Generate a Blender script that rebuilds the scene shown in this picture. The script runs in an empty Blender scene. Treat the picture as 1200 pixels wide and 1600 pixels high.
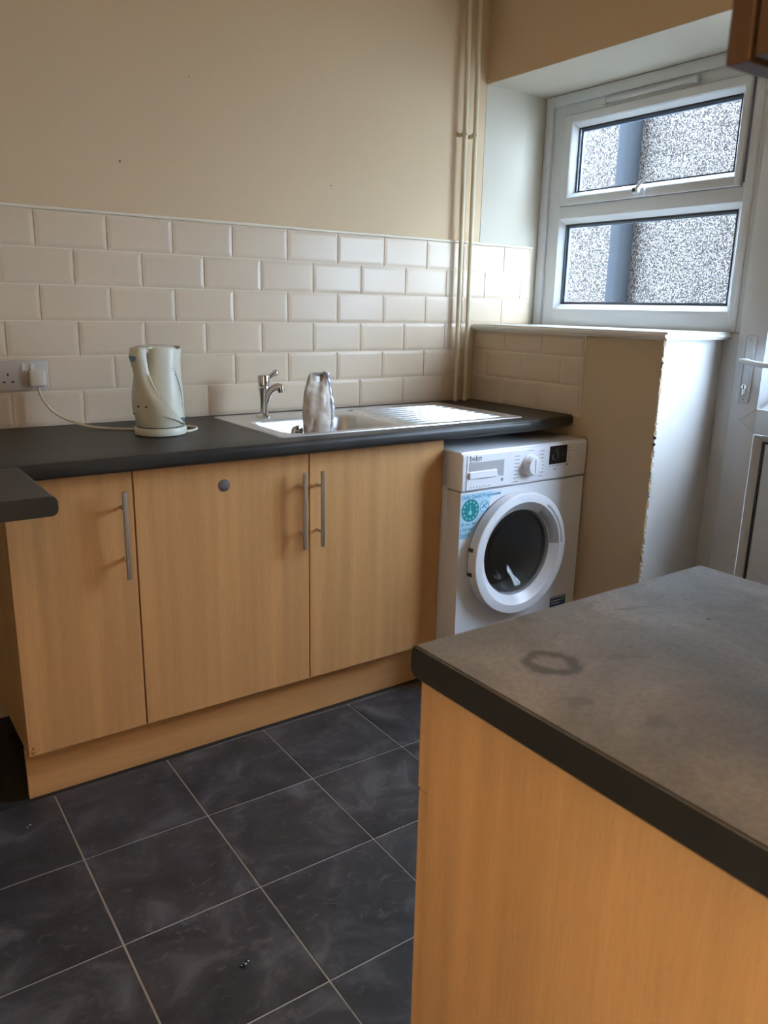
import bpy, bmesh, math, random
from mathutils import Vector, Matrix
random.seed(7)
S = bpy.context.scene
C = S.collection
PI = math.pi

# ---------------------------------------------------------------- camera
def aim(yaw, pitch, roll):
    y, p, r = (math.radians(v) for v in (yaw, pitch, roll))
    f = Vector((math.sin(y)*math.cos(p), math.cos(y)*math.cos(p), math.sin(p)))
    rt = Vector((math.cos(y), -math.sin(y), 0)); up = rt.cross(f)
    r2 = rt*math.cos(r) + up*math.sin(r); u2 = -rt*math.sin(r) + up*math.cos(r)
    return Matrix((r2, u2, -f)).transposed().to_4x4()
cd = bpy.data.cameras.new('camera'); cam = bpy.data.objects.new('camera', cd); C.objects.link(cam)
cam.matrix_world = Matrix.Translation((-0.5834, -2.5154, 1.278)) @ aim(35.5654, -14.5622, 1.2151)
cd.sensor_fit = 'HORIZONTAL'; cd.sensor_width = 36; cd.lens = 1234.83/1200*36; cd.clip_start = 0.02
cd.dof.use_dof = True; cd.dof.focus_distance = 2.4; cd.dof.aperture_fstop = 11
S.camera = cam
# ---------------------------------------------------------------- world, lamps, exposure
W = bpy.data.worlds.new('overcast_sky'); S.world = W; W.use_nodes = True
wn = W.node_tree.nodes; wl = W.node_tree.links
bg = wn['Background']; bg.inputs['Strength'].default_value = 26.0
tc = wn.new('ShaderNodeTexCoord'); sep = wn.new('ShaderNodeSeparateXYZ'); mr = wn.new('ShaderNodeMapRange')
mr.inputs['From Min'].default_value = -0.1; mr.inputs['From Max'].default_value = 1.0
ramp = wn.new('ShaderNodeMix'); ramp.data_type = 'RGBA'
ramp.inputs['A'].default_value = (0.66, 0.83, 1.05, 1); ramp.inputs['B'].default_value = (0.74, 0.87, 1.05, 1)
wl.new(tc.outputs['Generated'], sep.inputs[0]); wl.new(sep.outputs['Z'], mr.inputs['Value'])
wl.new(mr.outputs['Result'], ramp.inputs['Factor']); wl.new(ramp.outputs['Result'], bg.inputs['Color'])
S.view_settings.view_transform = 'Standard'; S.view_settings.look = 'None'
S.view_settings.gamma = 1; S.view_settings.use_curve_mapping = False
S.view_settings.exposure = 0.17

# ---------------------------------------------------------------- materials
def mat(name, col, rough=.5, metal=0, spec=.5, bump=None, coat=0):
    m = bpy.data.materials.new(name); m.use_nodes = True
    b = m.node_tree.nodes['Principled BSDF']
    b.inputs['Base Color'].default_value = (*col, 1); b.inputs['Roughness'].default_value = rough
    b.inputs['Metallic'].default_value = metal; b.inputs['Specular IOR Level'].default_value = spec
    b.inputs['Coat Weight'].default_value = coat
    if bump:
        nt = m.node_tree; t = nt.nodes.new('ShaderNodeTexCoord'); n = nt.nodes.new('ShaderNodeTexNoise')
        n.inputs['Scale'].default_value = bump[0]; n.inputs['Detail'].default_value = 4
        bp = nt.nodes.new('ShaderNodeBump'); bp.inputs['Strength'].default_value = bump[1]; bp.inputs['Distance'].default_value = bump[2]
        nt.links.new(t.outputs['Object'], n.inputs['Vector']); nt.links.new(n.outputs['Fac'], bp.inputs['Height'])
        nt.links.new(bp.outputs['Normal'], b.inputs['Normal'])
    return m
def noise_node(nt, scale, detail=4, vec=None, stretch=None, rough=.5, dist=0):
    n = nt.nodes.new('ShaderNodeTexNoise'); n.inputs['Scale'].default_value = scale
    n.inputs['Detail'].default_value = detail; n.inputs['Roughness'].default_value = rough; n.inputs['Distortion'].default_value = dist
    if vec is None:
        vec = nt.nodes.new('ShaderNodeTexCoord').outputs['Object']
    if stretch:
        mp = nt.nodes.new('ShaderNodeMapping'); mp.inputs['Scale'].default_value = stretch
        nt.links.new(vec, mp.inputs['Vector']); vec = mp.outputs['Vector']
    nt.links.new(vec, n.inputs['Vector'])
    return n
def ramp_node(nt, fac, stops):
    r = nt.nodes.new('ShaderNodeValToRGB'); e = r.color_ramp.elements
    while len(e) < len(stops): e.new(.5)
    for k, (p, c) in enumerate(stops): e[k].position = p; e[k].color = (*c, 1)
    nt.links.new(fac, r.inputs['Fac']); return r
def mixc(nt, fac, a, b, mode='MIX'):
    m = nt.nodes.new('ShaderNodeMix'); m.data_type = 'RGBA'; m.blend_type = mode
    for s, v in (('Factor', fac), ('A', a), ('B', b)):
        if isinstance(v, (int, float)): m.inputs[s].default_value = v
        elif isinstance(v, tuple): m.inputs[s].default_value = (*v, 1)
        else: nt.links.new(v, m.inputs[s])
    return m.outputs['Result']
def wood(name, stretch, base=(.62, .34, .138)):
    m = mat(name, base, .42, 0, .4); nt = m.node_tree; b = nt.nodes['Principled BSDF']
    big = noise_node(nt, 3.2, 3, stretch=stretch)
    fine = noise_node(nt, 60, 3, stretch=stretch, rough=.6)
    pores = noise_node(nt, 130, 2, stretch=stretch)
    d = tuple(c*.88 for c in base); l = tuple(min(1, c*1.09) for c in base)
    r1 = ramp_node(nt, big.outputs['Fac'], [(.3, d), (.7, l)])
    r2 = ramp_node(nt, fine.outputs['Fac'], [(.3, (.93, .92, .90)), (.65, (1.03, 1.03, 1.03))])
    r3 = ramp_node(nt, pores.outputs['Fac'], [(.28, (.62, .55, .48)), (.36, (1, 1, 1))])
    c = mixc(nt, 1.0, r1.outputs['Color'], r2.outputs['Color'], 'MULTIPLY')
    c = mixc(nt, .5, c, r3.outputs['Color'], 'MULTIPLY')
    nt.links.new(c, b.inputs['Base Color']); return m
WOOD_V = wood('beech_laminate_upright', (9, 9, .35))
WOOD_H = wood('beech_laminate_lengthways', (.35, 9, 9))
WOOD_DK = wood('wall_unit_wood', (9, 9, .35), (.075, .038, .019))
PAINT = mat('magnolia_paint', (.62, .47, .30), .75, 0, .25, (38, .10, .004))
PAINTW = mat('ceiling_paint', (.78, .74, .66), .8, 0, .2, (30, .08, .003))
WHITEP = mat('return_face_white', (.60, .585, .57), .6, 0, .35, (30, .1, .003))
CHIP = mat('bare_plaster_edge', (.74, .70, .62), .9, 0, .2, (90, .5, .004))
TILE = mat('cream_glazed_tile', (.66, .53, .385), .30, 0, .32, (14, .10, .004))
GROUT = mat('cream_grout', (.78, .68, .54), .85, 0, .2)
TRIM = mat('cream_plastic_trim', (.74, .66, .52), .4)
PVC = mat('white_upvc', (.70, .74, .77), .28, 0, .5)
PVCD = mat('grubby_upvc', (.62, .64, .64), .4, 0, .4)
SILL = mat('sill_gloss_paint', (.78, .77, .72), .3, 0, .5)
RUBBER = mat('black_gasket', (.03, .035, .045), .5)
SPACER = mat('glazing_spacer', (.20, .26, .36), .35, .3)
PIPEP = mat('painted_pipe', (.64, .55, .37), .38, 0, .5, (25, .15, .003))
STEEL = mat('brushed_steel', (.62, .62, .62), .28, 1)
CHROME = mat('chrome', (.66, .66, .65), .12, 1)
SINKM = mat('stainless_sink', (.72, .72, .72), .34, 1, .5, (60, .05, .001))
SATIN = mat('satin_nickel', (.52, .50, .47), .38, 1)
APPL = mat('white_enamel', (.84, .87, .92), .25, 0, .5)
APPL2 = mat('white_plastic', (.86, .88, .93), .3, 0, .5)
APPLG = mat('grey_plastic_and_recess_shade', (.45, .45, .46), .35, 0, .5)
DARK = mat('dark_recess', (.015, .014, .013), .8)
DISPL = mat('black_display', (.012, .013, .016), .12)
DRUM = mat('steel_drum', (.6, .6, .6), .35, .6)
KET = mat('cream_plastic', (.66, .65, .53), .3, 0, .5)
KETG = mat('blue_grey_plastic', (.10, .17, .20), .25)
CORD = mat('cream_cord', (.78, .70, .55), .45)
SOCK = mat('white_moulded_plastic', (.74, .68, .58), .35)
SOCKG = mat('aged_faceplate', (.55, .50, .45), .35)
INK = mat('dark_ink', (.03, .03, .035), .5)
INKG = mat('grey_ink', (.30, .31, .34), .5)
INKB = mat('blue_ink', (.05, .38, .62), .5)
STICK = mat('pale_blue_sticker', (.50, .74, .90), .35)
TEAL = mat('teal_print', (.02, .26, .30), .4)
TEALL = mat('light_teal_print', (.25, .68, .70), .4)
NAVY = mat('navy_print', (.03, .08, .22), .4)
GREEN = mat('green_print', (.05, .30, .20), .4)
DOWN = mat('grey_downpipe', (.020, .023, .027), .75, 0, .04, (8, .1, .004))
CONC = mat('concrete', (.35, .34, .32), .9, 0, .2, (30, .4, .01))
HALL = mat('hall_paint', (.42, .33, .22), .8)
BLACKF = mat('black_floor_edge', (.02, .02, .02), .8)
def glass(name, tint=(.93, .96, .98), rough=0.0):
    m = bpy.data.materials.new(name); m.use_nodes = True; nt = m.node_tree; nt.nodes.clear()
    o = nt.nodes.new('ShaderNodeOutputMaterial'); tr = nt.nodes.new('ShaderNodeBsdfTransparent'); tr.inputs[0].default_value = (*tint, 1)
    gl = nt.nodes.new('ShaderNodeBsdfGlossy'); gl.inputs['Roughness'].default_value = rough
    fr = nt.nodes.new('ShaderNodeFresnel'); fr.inputs['IOR'].default_value = 1.45
    mx = nt.nodes.new('ShaderNodeMixShader')
    ge = nt.nodes.new('ShaderNodeNewGeometry'); sb = nt.nodes.new('ShaderNodeMath'); sb.operation = 'SUBTRACT'; sb.inputs[0].default_value = 1; nt.links.new(ge.outputs['Backfacing'], sb.inputs[1])
    ml = nt.nodes.new('ShaderNodeMath'); ml.operation = 'MULTIPLY'; nt.links.new(fr.outputs[0], ml.inputs[0]); nt.links.new(sb.outputs[0], ml.inputs[1])
    nt.links.new(ml.outputs[0], mx.inputs[0]); nt.links.new(tr.outputs[0], mx.inputs[1]); nt.links.new(gl.outputs[0], mx.inputs[2])
    nt.links.new(mx.outputs[0], o.inputs[0]); return m
GLASS = glass('window_glass')
PORTG = glass('porthole_glass', (.80, .81, .82), .03)
def worktop_mat(name, dusty):
    m = mat(name, (.03, .029, .028), .42, 0, .45); nt = m.node_tree; b = nt.nodes['Principled BSDF']
    n1 = noise_node(nt, 5, 6, rough=.65, dist=.6); n2 = noise_node(nt, 160, 3)
    a = ramp_node(nt, n1.outputs['Fac'], [(.35, (.019, .018, .0165)), (.7, (.038, .036, .033))] if not dusty else [(.3, (.15, .147, .138)), (.50, (.21, .207, .197)), (.66, (.31, .306, .295))])
    s = ramp_node(nt, n2.outputs['Fac'], [(.35, (.86, .86, .86)), (.62, (1.06, 1.06, 1.06))])
    c = mixc(nt, 1, a.outputs['Color'], s.outputs['Color'], 'MULTIPLY')
    if dusty:
        co = nt.nodes.new('ShaderNodeTexCoord').outputs['Object']
        # cup ring, smears and grease spots that stay put on the laminate
        for (cx, cy, r0, wd, ax) in ((.097, -.117, .030, .011, 1.0), (.44, -.10, .05, .016, 1.25)):
            mp = nt.nodes.new('ShaderNodeMapping'); mp.inputs['Location'].default_value = (-cx, -cy*ax, 0); mp.inputs['Scale'].default_value = (1, ax, 0)
            nt.links.new(co, mp.inputs['Vector'])
            ln = nt.nodes.new('ShaderNodeVectorMath'); ln.operation = 'LENGTH'; nt.links.new(mp.outputs[0], ln.inputs[0])
            nn = noise_node(nt, 45, 2); ad = nt.nodes.new('ShaderNodeMath'); ad.operation = 'MULTIPLY_ADD'
            nt.links.new(nn.outputs['Fac'], ad.inputs[0]); ad.inputs[1].default_value = .022; nt.links.new(ln.outputs['Value'], ad.inputs[2])
            rr = ramp_node(nt, ad.outputs[0], [(max(0, r0-wd*.5), (0, 0, 0)), (r0, (1, 1, 1)), (r0+wd, (1, 1, 1)), (r0+wd*1.25, (0, 0, 0))])
            mm = nt.nodes.new('ShaderNodeMath'); mm.operation = 'MULTIPLY'; nt.links.new(rr.outputs['Color'], mm.inputs[0]); mm.inputs[1].default_value = .8 if ax == 1 else .12
            c = mixc(nt, mm.outputs[0], c, (.055, .050, .042))
        n3 = noise_node(nt, 9, 5, stretch=(1, 1.8, 1), dist=1.2); r3 = ramp_node(nt, n3.outputs['Fac'], [(.62, (0, 0, 0)), (.68, (1, 1, 1))])
        m3 = nt.nodes.new('ShaderNodeMath'); m3.operation = 'MULTIPLY'; nt.links.new(r3.outputs['Color'], m3.inputs[0]); m3.inputs[1].default_value = .4
        c = mixc(nt, m3.outputs[0], c, (.10, .095, .085))
        n4 = noise_node(nt, 55, 1); r4 = ramp_node(nt, n4.outputs['Fac'], [(.76, (0, 0, 0)), (.79, (1, 1, 1))])
        c = mixc(nt, r4.outputs['Color'], c, (.035, .032, .03))
        gm = nt.nodes.new('ShaderNodeNewGeometry'); sz = nt.nodes.new('ShaderNodeSeparateXYZ'); nt.links.new(gm.outputs['Normal'], sz.inputs[0])
        up = ramp_node(nt, sz.outputs['Z'], [(.6, (0, 0, 0)), (.95, (1, 1, 1))])
        c = mixc(nt, up.outputs['Color'], (.013, .013, .0125), c)  # sides near-black: their shade is put into the colour, tops keep the dust
        rn = noise_node(nt, 11, 4); rm = nt.nodes.new('ShaderNodeMapRange'); rm.inputs['To Min'].default_value = .36; rm.inputs['To Max'].default_value = .58
        nt.links.new(rn.outputs['Fac'], rm.inputs['Value']); nt.links.new(rm.outputs['Result'], b.inputs['Roughness'])
    nt.links.new(c, b.inputs['Base Color']); return m
TOP = worktop_mat('charcoal_laminate', False); TOPD = worktop_mat('dusty_laminate_shaded_sides', True)
def slate():
    m = mat('slate_vinyl', (.04, .04, .045), .4, 0, .4); nt = m.node_tree; b = nt.nodes['Principled BSDF']
    oi = nt.nodes.new('ShaderNodeObjectInfo'); co = nt.nodes.new('ShaderNodeTexCoord')
    sc = nt.nodes.new('ShaderNodeVectorMath'); sc.operation = 'SCALE'; nt.links.new(oi.outputs['Location'], sc.inputs[0]); sc.inputs['Scale'].default_value = 5.3
    ad = nt.nodes.new('ShaderNodeVectorMath'); nt.links.new(co.outputs['Object'], ad.inputs[0]); nt.links.new(sc.outputs[0], ad.inputs[1])
    v = ad.outputs[0]
    n1 = noise_node(nt, 6.5, 7, v, rough=.62, dist=.9); n2 = noise_node(nt, 16, 6, v, (1, 1.6, 1), .7, 1.8)
    a = ramp_node(nt, n1.outputs['Fac'], [(.34, (.026, .027, .032)), (.52, (.052, .053, .060)), (.68, (.120, .120, .130))])
    v2 = ramp_node(nt, n2.outputs['Fac'], [(.57, (0, 0, 0)), (.70, (.6, .6, .6))])
    c = mixc(nt, v2.outputs['Color'], a.outputs['Color'], (.155, .155, .16))
    nt.links.new(c, b.inputs['Base Color'])
    bp = nt.nodes.new('ShaderNodeBump'); bp.inputs['Strength'].default_value = .15; bp.inputs['Distance'].default_value = .002
    nt.links.new(n2.outputs['Fac'], bp.inputs['Height']); nt.links.new(bp.outputs['Normal'], b.inputs['Normal']); return m
SLATE = slate()
JOINT = mat('pale_floor_joint', (.44, .43, .42), .6)
def pebbledash():
    m = mat('pebbledash', (.5, .5, .5), .8, 0, .3); nt = m.node_tree; b = nt.nodes['Principled BSDF']
    v = nt.nodes.new('ShaderNodeTexVoronoi'); v.inputs['Scale'].default_value = 185
    co = nt.nodes.new('ShaderNodeTexCoord'); nt.links.new(co.outputs['Object'], v.inputs['Vector'])
    sp = nt.nodes.new('ShaderNodeSeparateColor'); nt.links.new(v.outputs['Color'], sp.inputs[0])
    r = ramp_node(nt, sp.outputs[0], [(0, (.008, .006, .005)), (.22, (.027, .019, .015)), (.45, (.060, .050, .043)), (.7, (.125, .114, .107)), (1, (.25, .236, .225))])
    e = ramp_node(nt, v.outputs['Distance'], [(.25, (1, 1, 1)), (.75, (.28, .27, .27))])
    c = mixc(nt, .85, r.outputs['Color'], e.outputs['Color'], 'MULTIPLY')
    nt.links.new(c, b.inputs['Base Color'])
    bp = nt.nodes.new('ShaderNodeBump'); bp.inputs['Strength'].default_value = 1; bp.inputs['Distance'].default_value = .006; bp.invert = True
    nt.links.new(v.outputs['Distance'], bp.inputs['Height']); nt.links.new(bp.outputs['Normal'], b.inputs['Normal']); return m
PEB = pebbledash()
def pouch_mat():
    m = mat('crumpled_film', (.60, .56, .50), .36, 0, .6); nt = m.node_tree; b = nt.nodes['Principled BSDF']
    n = noise_node(nt, 22, 5, dist=.8); r = ramp_node(nt, n.outputs['Fac'], [(.35, (.44, .39, .33)), (.65, (.66, .60, .52))])
    nt.links.new(r.outputs['Color'], b.inputs['Base Color']); return m
FILM = pouch_mat()
FILMB = mat('film_seam', (.62, .66, .80), .2, .4)

# ---------------------------------------------------------------- helpers
OFF = {}
def box(bm, x0, x1, y0, y1, z0, z1, bev=0, seg=2):
    x0, x1 = sorted((x0, x1)); y0, y1 = sorted((y0, y1)); z0, z1 = sorted((z0, z1))
    r = bmesh.ops.create_cube(bm, size=1, matrix=Matrix.Translation(((x0+x1)/2, (y0+y1)/2, (z0+z1)/2)) @ Matrix.Diagonal((x1-x0, y1-y0, z1-z0, 1)))
    if bev:
        es = list({e for v in r['verts'] for e in v.link_edges})
        bmesh.ops.bevel(bm, geom=es, offset=bev, segments=seg, affect='EDGES', profile=.5)
    return bm
def B(*a, **k): return box(bmesh.new(), *a, **k)
def prism(bm, pts, axis, a, b, bev=0):
    """Extrude a 2-D outline along an axis from a to b."""
    def P(u, v, w): return {'x': (w, u, v), 'y': (u, w, v), 'z': (u, v, w)}[axis]
    va = [bm.verts.new(P(u, v, a)) for u, v in pts]; vb = [bm.verts.new(P(u, v, b)) for u, v in pts]
    n = len(pts); fs = [bm.faces.new(va), bm.faces.new(vb[::-1])]
    for i in range(n): fs.append(bm.faces.new((va[i], vb[i], vb[(i+1) % n], va[(i+1) % n])))
    bmesh.ops.recalc_face_normals(bm, faces=fs)
    if bev: bmesh.ops.bevel(bm, geom=list({e for f in fs for e in f.edges}), offset=bev, segments=2, affect='EDGES')
    return bm
def frame_of(d):
    d = d.normalized(); u = d.cross(Vector((0, 0, 1)))
    if u.length < 1e-3: u = d.cross(Vector((0, 1, 0)))
    u.normalize(); return u, d.cross(u).normalized()
def tube(bm, pts, r, n=12, cap=True):
    pts = [Vector(p) for p in pts]; rs = r if isinstance(r, (list, tuple)) else [r]*len(pts); rings = []
    u = None
    for i, p in enumerate(pts):
        d = (pts[min(i+1, len(pts)-1)]-pts[max(i-1, 0)]).normalized()
        if u is None: u, w = frame_of(d)
        else: u = (u-d*u.dot(d)).normalized(); w = d.cross(u).normalized()
        rings.append([bm.verts.new(p+(u*math.cos(a)+w*math.sin(a))*rs[i]) for a in (2*PI*k/n for k in range(n))])
    for a, b in zip(rings, rings[1:]):
        for k in range(n): bm.faces.new((a[k], a[(k+1) % n], b[(k+1) % n], b[k]))
    if cap: bm.faces.new(rings[0][::-1]); bm.faces.new(rings[-1])
    bmesh.ops.recalc_face_normals(bm, faces=bm.faces[:])
    return bm
def smooth_path(pts, n=8):
    pts = [Vector(p) for p in pts]; out = []; P = [pts[0]*2-pts[1]]+pts+[pts[-1]*2-pts[-2]]
    for i in range(1, len(P)-2):
        a, b, c, d = P[i-1:i+3]
        for k in range(n):
            t = k/n; out.append(.5*((2*b)+(c-a)*t+(2*a-5*b+4*c-d)*t*t+(3*b-a-3*c+d)*t**3))
    return out+[pts[-1]]
def lathe(bm, prof, axis_o, axis_d, n=48, closed=False):
    """Revolve (radius, height) pairs about an axis."""
    o = Vector(axis_o); d = Vector(axis_d).normalized(); u, w = frame_of(d); rings = []
    for r, h in prof:
        rings.append([bm.verts.new(o+d*h+(u*math.cos(a)+w*math.sin(a))*max(r, 1e-5)) for a in (2*PI*k/n for k in range(n))])
    pairs = list(zip(rings, rings[1:]))+([(rings[-1], rings[0])] if closed else [])
    for a, b in pairs:
        for k in range(n): bm.faces.new((a[k], a[(k+1) % n], b[(k+1) % n], b[k]))
    if not closed:
        bm.faces.new(rings[0][::-1]); bm.faces.new(rings[-1])
    bmesh.ops.remove_doubles(bm, verts=bm.verts[:], dist=1e-5)
    bmesh.ops.recalc_face_normals(bm, faces=bm.faces[:])
    return bm
def obj(name, bm, m, parent=None, smooth=None, label=None, kind=None):
    off = OFF.get(parent.name, Vector()) if parent else Vector()
    if off.length: bmesh.ops.translate(bm, vec=-off, verts=bm.verts[:])
    me = bpy.data.meshes.new(name); bm.to_mesh(me); bm.free(); me.materials.append(m)
    o = bpy.data.objects.new(name, me); C.objects.link(o)
    if smooth is not None:
        for p in me.polygons: p.use_smooth = True
        if smooth:
            me.set_sharp_from_angle(angle=math.radians(smooth))
    if parent:
        o.parent = parent; OFF[o.name] = off
    if label: o['label'] = label
    if kind: o['kind'] = kind
    return o
def tag(o, label, cat, group=None):
    o['label'] = label; o['category'] = cat
    if group: o['group'] = group
    return o
def thing(name, label, cat, loc=(0, 0, 0), group=None, kind=None):
    o = bpy.data.objects.new(name, None); C.objects.link(o); o.location = loc; o.empty_display_size = .05
    OFF[o.name] = Vector(loc); tag(o, label, cat, group)
    if kind: o['kind'] = kind
    return o
def struct(name, bm, m, label=None, smooth=None):
    o = obj(name, bm, m, None, smooth); o['kind'] = 'structure'
    if label: o['label'] = label
    OFF[o.name] = Vector(); return o
def text(name, s, size, loc, m, parent, face='y', shear=0, bold=0, thick=.0004):
    """Printed lettering as thin raised mesh; face 'y' reads from -y."""
    cu = bpy.data.curves.new('lettering', 'FONT'); cu.body = s; cu.size = size; cu.extrude = thick; cu.shear = shear; cu.offset = bold
    cu.resolution_u = 3
    t = bpy.data.objects.new('lettering', cu); C.objects.link(t); bpy.context.view_layer.update()
    me = bpy.data.meshes.new_from_object(t.evaluated_get(bpy.context.evaluated_depsgraph_get()))
    bpy.data.objects.remove(t); bpy.data.curves.remove(cu)
    bm = bmesh.new(); bm.from_mesh(me); bpy.data.meshes.remove(me)
    bm.transform(Matrix.Translation(loc) @ Matrix.Rotation(PI/2, 4, 'X'))
    return obj(name, bm, m, parent)

XL, XR, XW, YB, ZC = -.86, 1.658, 2.0, -2.47, 2.62    # left wall, right wall, window plane, wall behind the camera, ceiling
SOF = 2.112; SZ = 1.2175                             # soffit and sill heights
# ---------------------------------------------------------------- floor
fl = struct('floor', B(XL-.1, XW, YB-1.6, .02, -.08, -.002), JOINT, 'floor of dark slate effect tiles with pale joints')
fl['category'] = 'floor'
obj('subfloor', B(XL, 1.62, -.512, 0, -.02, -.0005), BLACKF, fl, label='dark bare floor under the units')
p = .308; rot = math.radians(-.889); cr, sr = math.cos(rot), math.sin(rot)
def clip(poly, ax, val, keep_less):
    out = []
    for i in range(len(poly)):
        a, b = poly[i], poly[(i+1) % len(poly)]
        ia = (a[ax] < val) == keep_less; ib = (b[ax] < val) == keep_less
        if ia: out.append(a)
        if ia != ib:
            t = (val-a[ax])/(b[ax]-a[ax]); out.append((a[0]+(b[0]-a[0])*t, a[1]+(b[1]-a[1])*t))
    return out
def ftile(i, j):
    g = .0024
    q = [(i*p+g, j*p+g), ((i+1)*p-g, j*p+g), ((i+1)*p-g, (j+1)*p-g), (i*p+g, (j+1)*p-g)]
    q = [(-.216+a*cr-b*sr, -.815+a*sr+b*cr) for a, b in q]
    for ax, v, k in ((0, XL, False), (0, XW-.01, True), (1, -.512 if i < 6 else 0, True), (1, YB-1.0, False)):
        q = clip(q, ax, v, k)
        if len(q) < 3: return
    c = (sum(a for a, b in q)/len(q), sum(b for a, b in q)/len(q))
    bm = bmesh.new(); prism(bm, [(a-c[0], b-c[1]) for a, b in q], 'z', -.004, 0)
    o = obj('tile', bm, SLATE, fl); o.location = (c[0], c[1], 0)
for j in range(-10, 4):
    for i in range(-3, 8): ftile(i, j)

# ---------------------------------------------------------------- walls and ceiling
struct('ceiling', B(XL-.1, XW+.1, YB-1.6, .1, ZC, ZC+.1), PAINTW, 'white painted ceiling')
wb = struct('wall_back', B(XL-.1, XW+.05, 0, .12, -.05, ZC), PAINT, 'cream painted wall behind the sink with metro tiles')
struct('wall_left', B(XL-.1, XL, YB-1.6, 0, -.05, ZC), PAINT, 'cream painted wall beside the short worktop')
bm = bmesh.new()
box(bm, XR, XW+.09, 0, YB, SOF, ZC)                       # wall over window and door
box(bm, XR, XW+.09, -1.93, YB, 0, SOF)                    # pier beyond the door
box(bm, XR+.004, XW, 0, -.912, -.05, SZ-.022)             # low wall under the window
box(bm, XW, XW+.09, 0, -.915, -.05, SZ-.022)
wr = struct('wall_right', bm, PAINT, 'cream painted window wall with a deep recess for window and door')
# plastered face of the low wall with its rough, chipped outer edge
bm = bmesh.new(); n = 90; col = []
for k in range(n+1):
    z = (SZ-.024)*k/n
    j = random.gauss(0, .0016)+.003*math.sin(z*9)
    col.append([bm.verts.new((XR, -.6, z)), bm.verts.new((XR, -.913+abs(j)*.8, z)), bm.verts.new((XR+.006+random.random()*.004, -.9155, z)), bm.verts.new((XW, -.9155, z))])
for a, b in zip(col, col[1:]):
    for k in range(2): bm.faces.new((a[k], b[k], b[k+1], a[k+1]))
v0 = [bm.verts.new((XR, -.6, 0)), bm.verts.new((XR, -.6, SZ-.024)), bm.verts.new((XR, 0, SZ-.024)), bm.verts.new((XR, 0, 0))]; bm.faces.new(v0)
obj('plaster_face', bm, PAINT, wr)
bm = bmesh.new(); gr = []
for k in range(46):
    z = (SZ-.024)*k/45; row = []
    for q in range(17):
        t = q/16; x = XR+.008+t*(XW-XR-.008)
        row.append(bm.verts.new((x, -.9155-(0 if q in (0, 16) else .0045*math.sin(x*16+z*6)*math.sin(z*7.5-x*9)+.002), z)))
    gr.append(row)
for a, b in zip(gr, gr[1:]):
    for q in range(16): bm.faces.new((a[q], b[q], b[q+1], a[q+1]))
obj('return_plaster', bm, WHITEP, wr, 0, label='uneven face of the return in a whiter colour')  # return face set whiter than the rest of the low wall
bm = bmesh.new()
for k in range(70):
    z = random.uniform(.2, SZ-.05); s = random.uniform(.002, .0055)
    box(bm, XR-.0008, XR+.006, -.9165, -.913+s*.6, z, z+s*random.uniform(1, 4))
obj('chipped_edge', bm, CHIP, wr, kind='stuff')
bm = bmesh.new(); box(bm, -.10, XW+.1, YB-.11, YB, -.05, ZC); box(bm, XL, -.10, YB-.11, YB, 2.08, ZC)
struct('wall_front', bm, PAINT, 'cream painted wall with the doorway')
bm = bmesh.new(); box(bm, XL, XW, YB-1.6, YB-1.5, -.05, ZC)
struct('wall_hall', bm, HALL, 'hall wall beyond the doorway')

PAINTR = mat('magnolia_in_cold_daylight', (.52, .475, .385), .7, 0, .3, (30, .08, .003))  # the wall's magnolia made greyer, cold daylight put into the colour
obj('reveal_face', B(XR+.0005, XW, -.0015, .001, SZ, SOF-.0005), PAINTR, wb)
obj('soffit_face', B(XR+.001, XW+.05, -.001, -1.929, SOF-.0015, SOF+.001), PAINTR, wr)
# metro tiles
TC = {}
def metro(parent, wdt, hgt, loc, facing, cut=False):
    """A bevelled 200 x 100 tile; its mesh is shared by tiles of the same size."""
    key = (round(wdt, 4), round(hgt, 4), facing)
    if key not in TC:
        bm = bmesh.new(); g = .0016; i = .0105
        lv = [(0, 0), (0, .004), (i, .0058)]; rings = []
        for ins, t in lv:
            q = [(g+ins, g+ins), (wdt-g-ins, g+ins), (wdt-g-ins, hgt-g-ins), (g+ins, hgt-g-ins)]
            if ins and wdt < 3*i: q = [(g+wdt*.25, g+ins), (wdt-g-wdt*.25, g+ins), (wdt-g-wdt*.25, hgt-g-ins), (g+wdt*.25, hgt-g-ins)]
            rings.append([bm.verts.new((u, -t, v) if facing == 'y' else (-t, -u, v)) for u, v in q])
        for a, b in zip(rings, rings[1:]):
            for k in range(4): bm.faces.new((a[k], a[(k+1) % 4], b[(k+1) % 4], b[k]))
        bm.faces.new(rings[-1]); bm.faces.new(rings[0][::-1]); bmesh.ops.recalc_face_normals(bm, faces=bm.faces[:])
        bmesh.ops.bevel(bm, geom=[e for e in bm.edges if all(abs((v.co.y if facing == 'y' else v.co.x)+.0058) < 1e-5 for v in e.verts)], offset=.0012, segments=2, affect='EDGES')
        me = bpy.data.meshes.new('tile'); bm.to_mesh(me); bm.free(); me.materials.append(TILE); TC[key] = me
        for q in me.polygons: q.use_smooth = False
    o = bpy.data.objects.new('tile', TC[key]); C.objects.link(o); o.parent = parent
    o.location = loc; o.rotation_euler = (random.gauss(0, .0022), 0, random.gauss(0, .0022))
TH, TW, ZT, X0 = .1025, .2025, 1.525, -.029
obj('grout', B(XL, XR-.001, 0, -.0035, .905, ZT), GROUT, wb)
obj('grout', B(XR-.001, 1.955, 0, -.0035, SZ, ZT), GROUT, wb)
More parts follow.
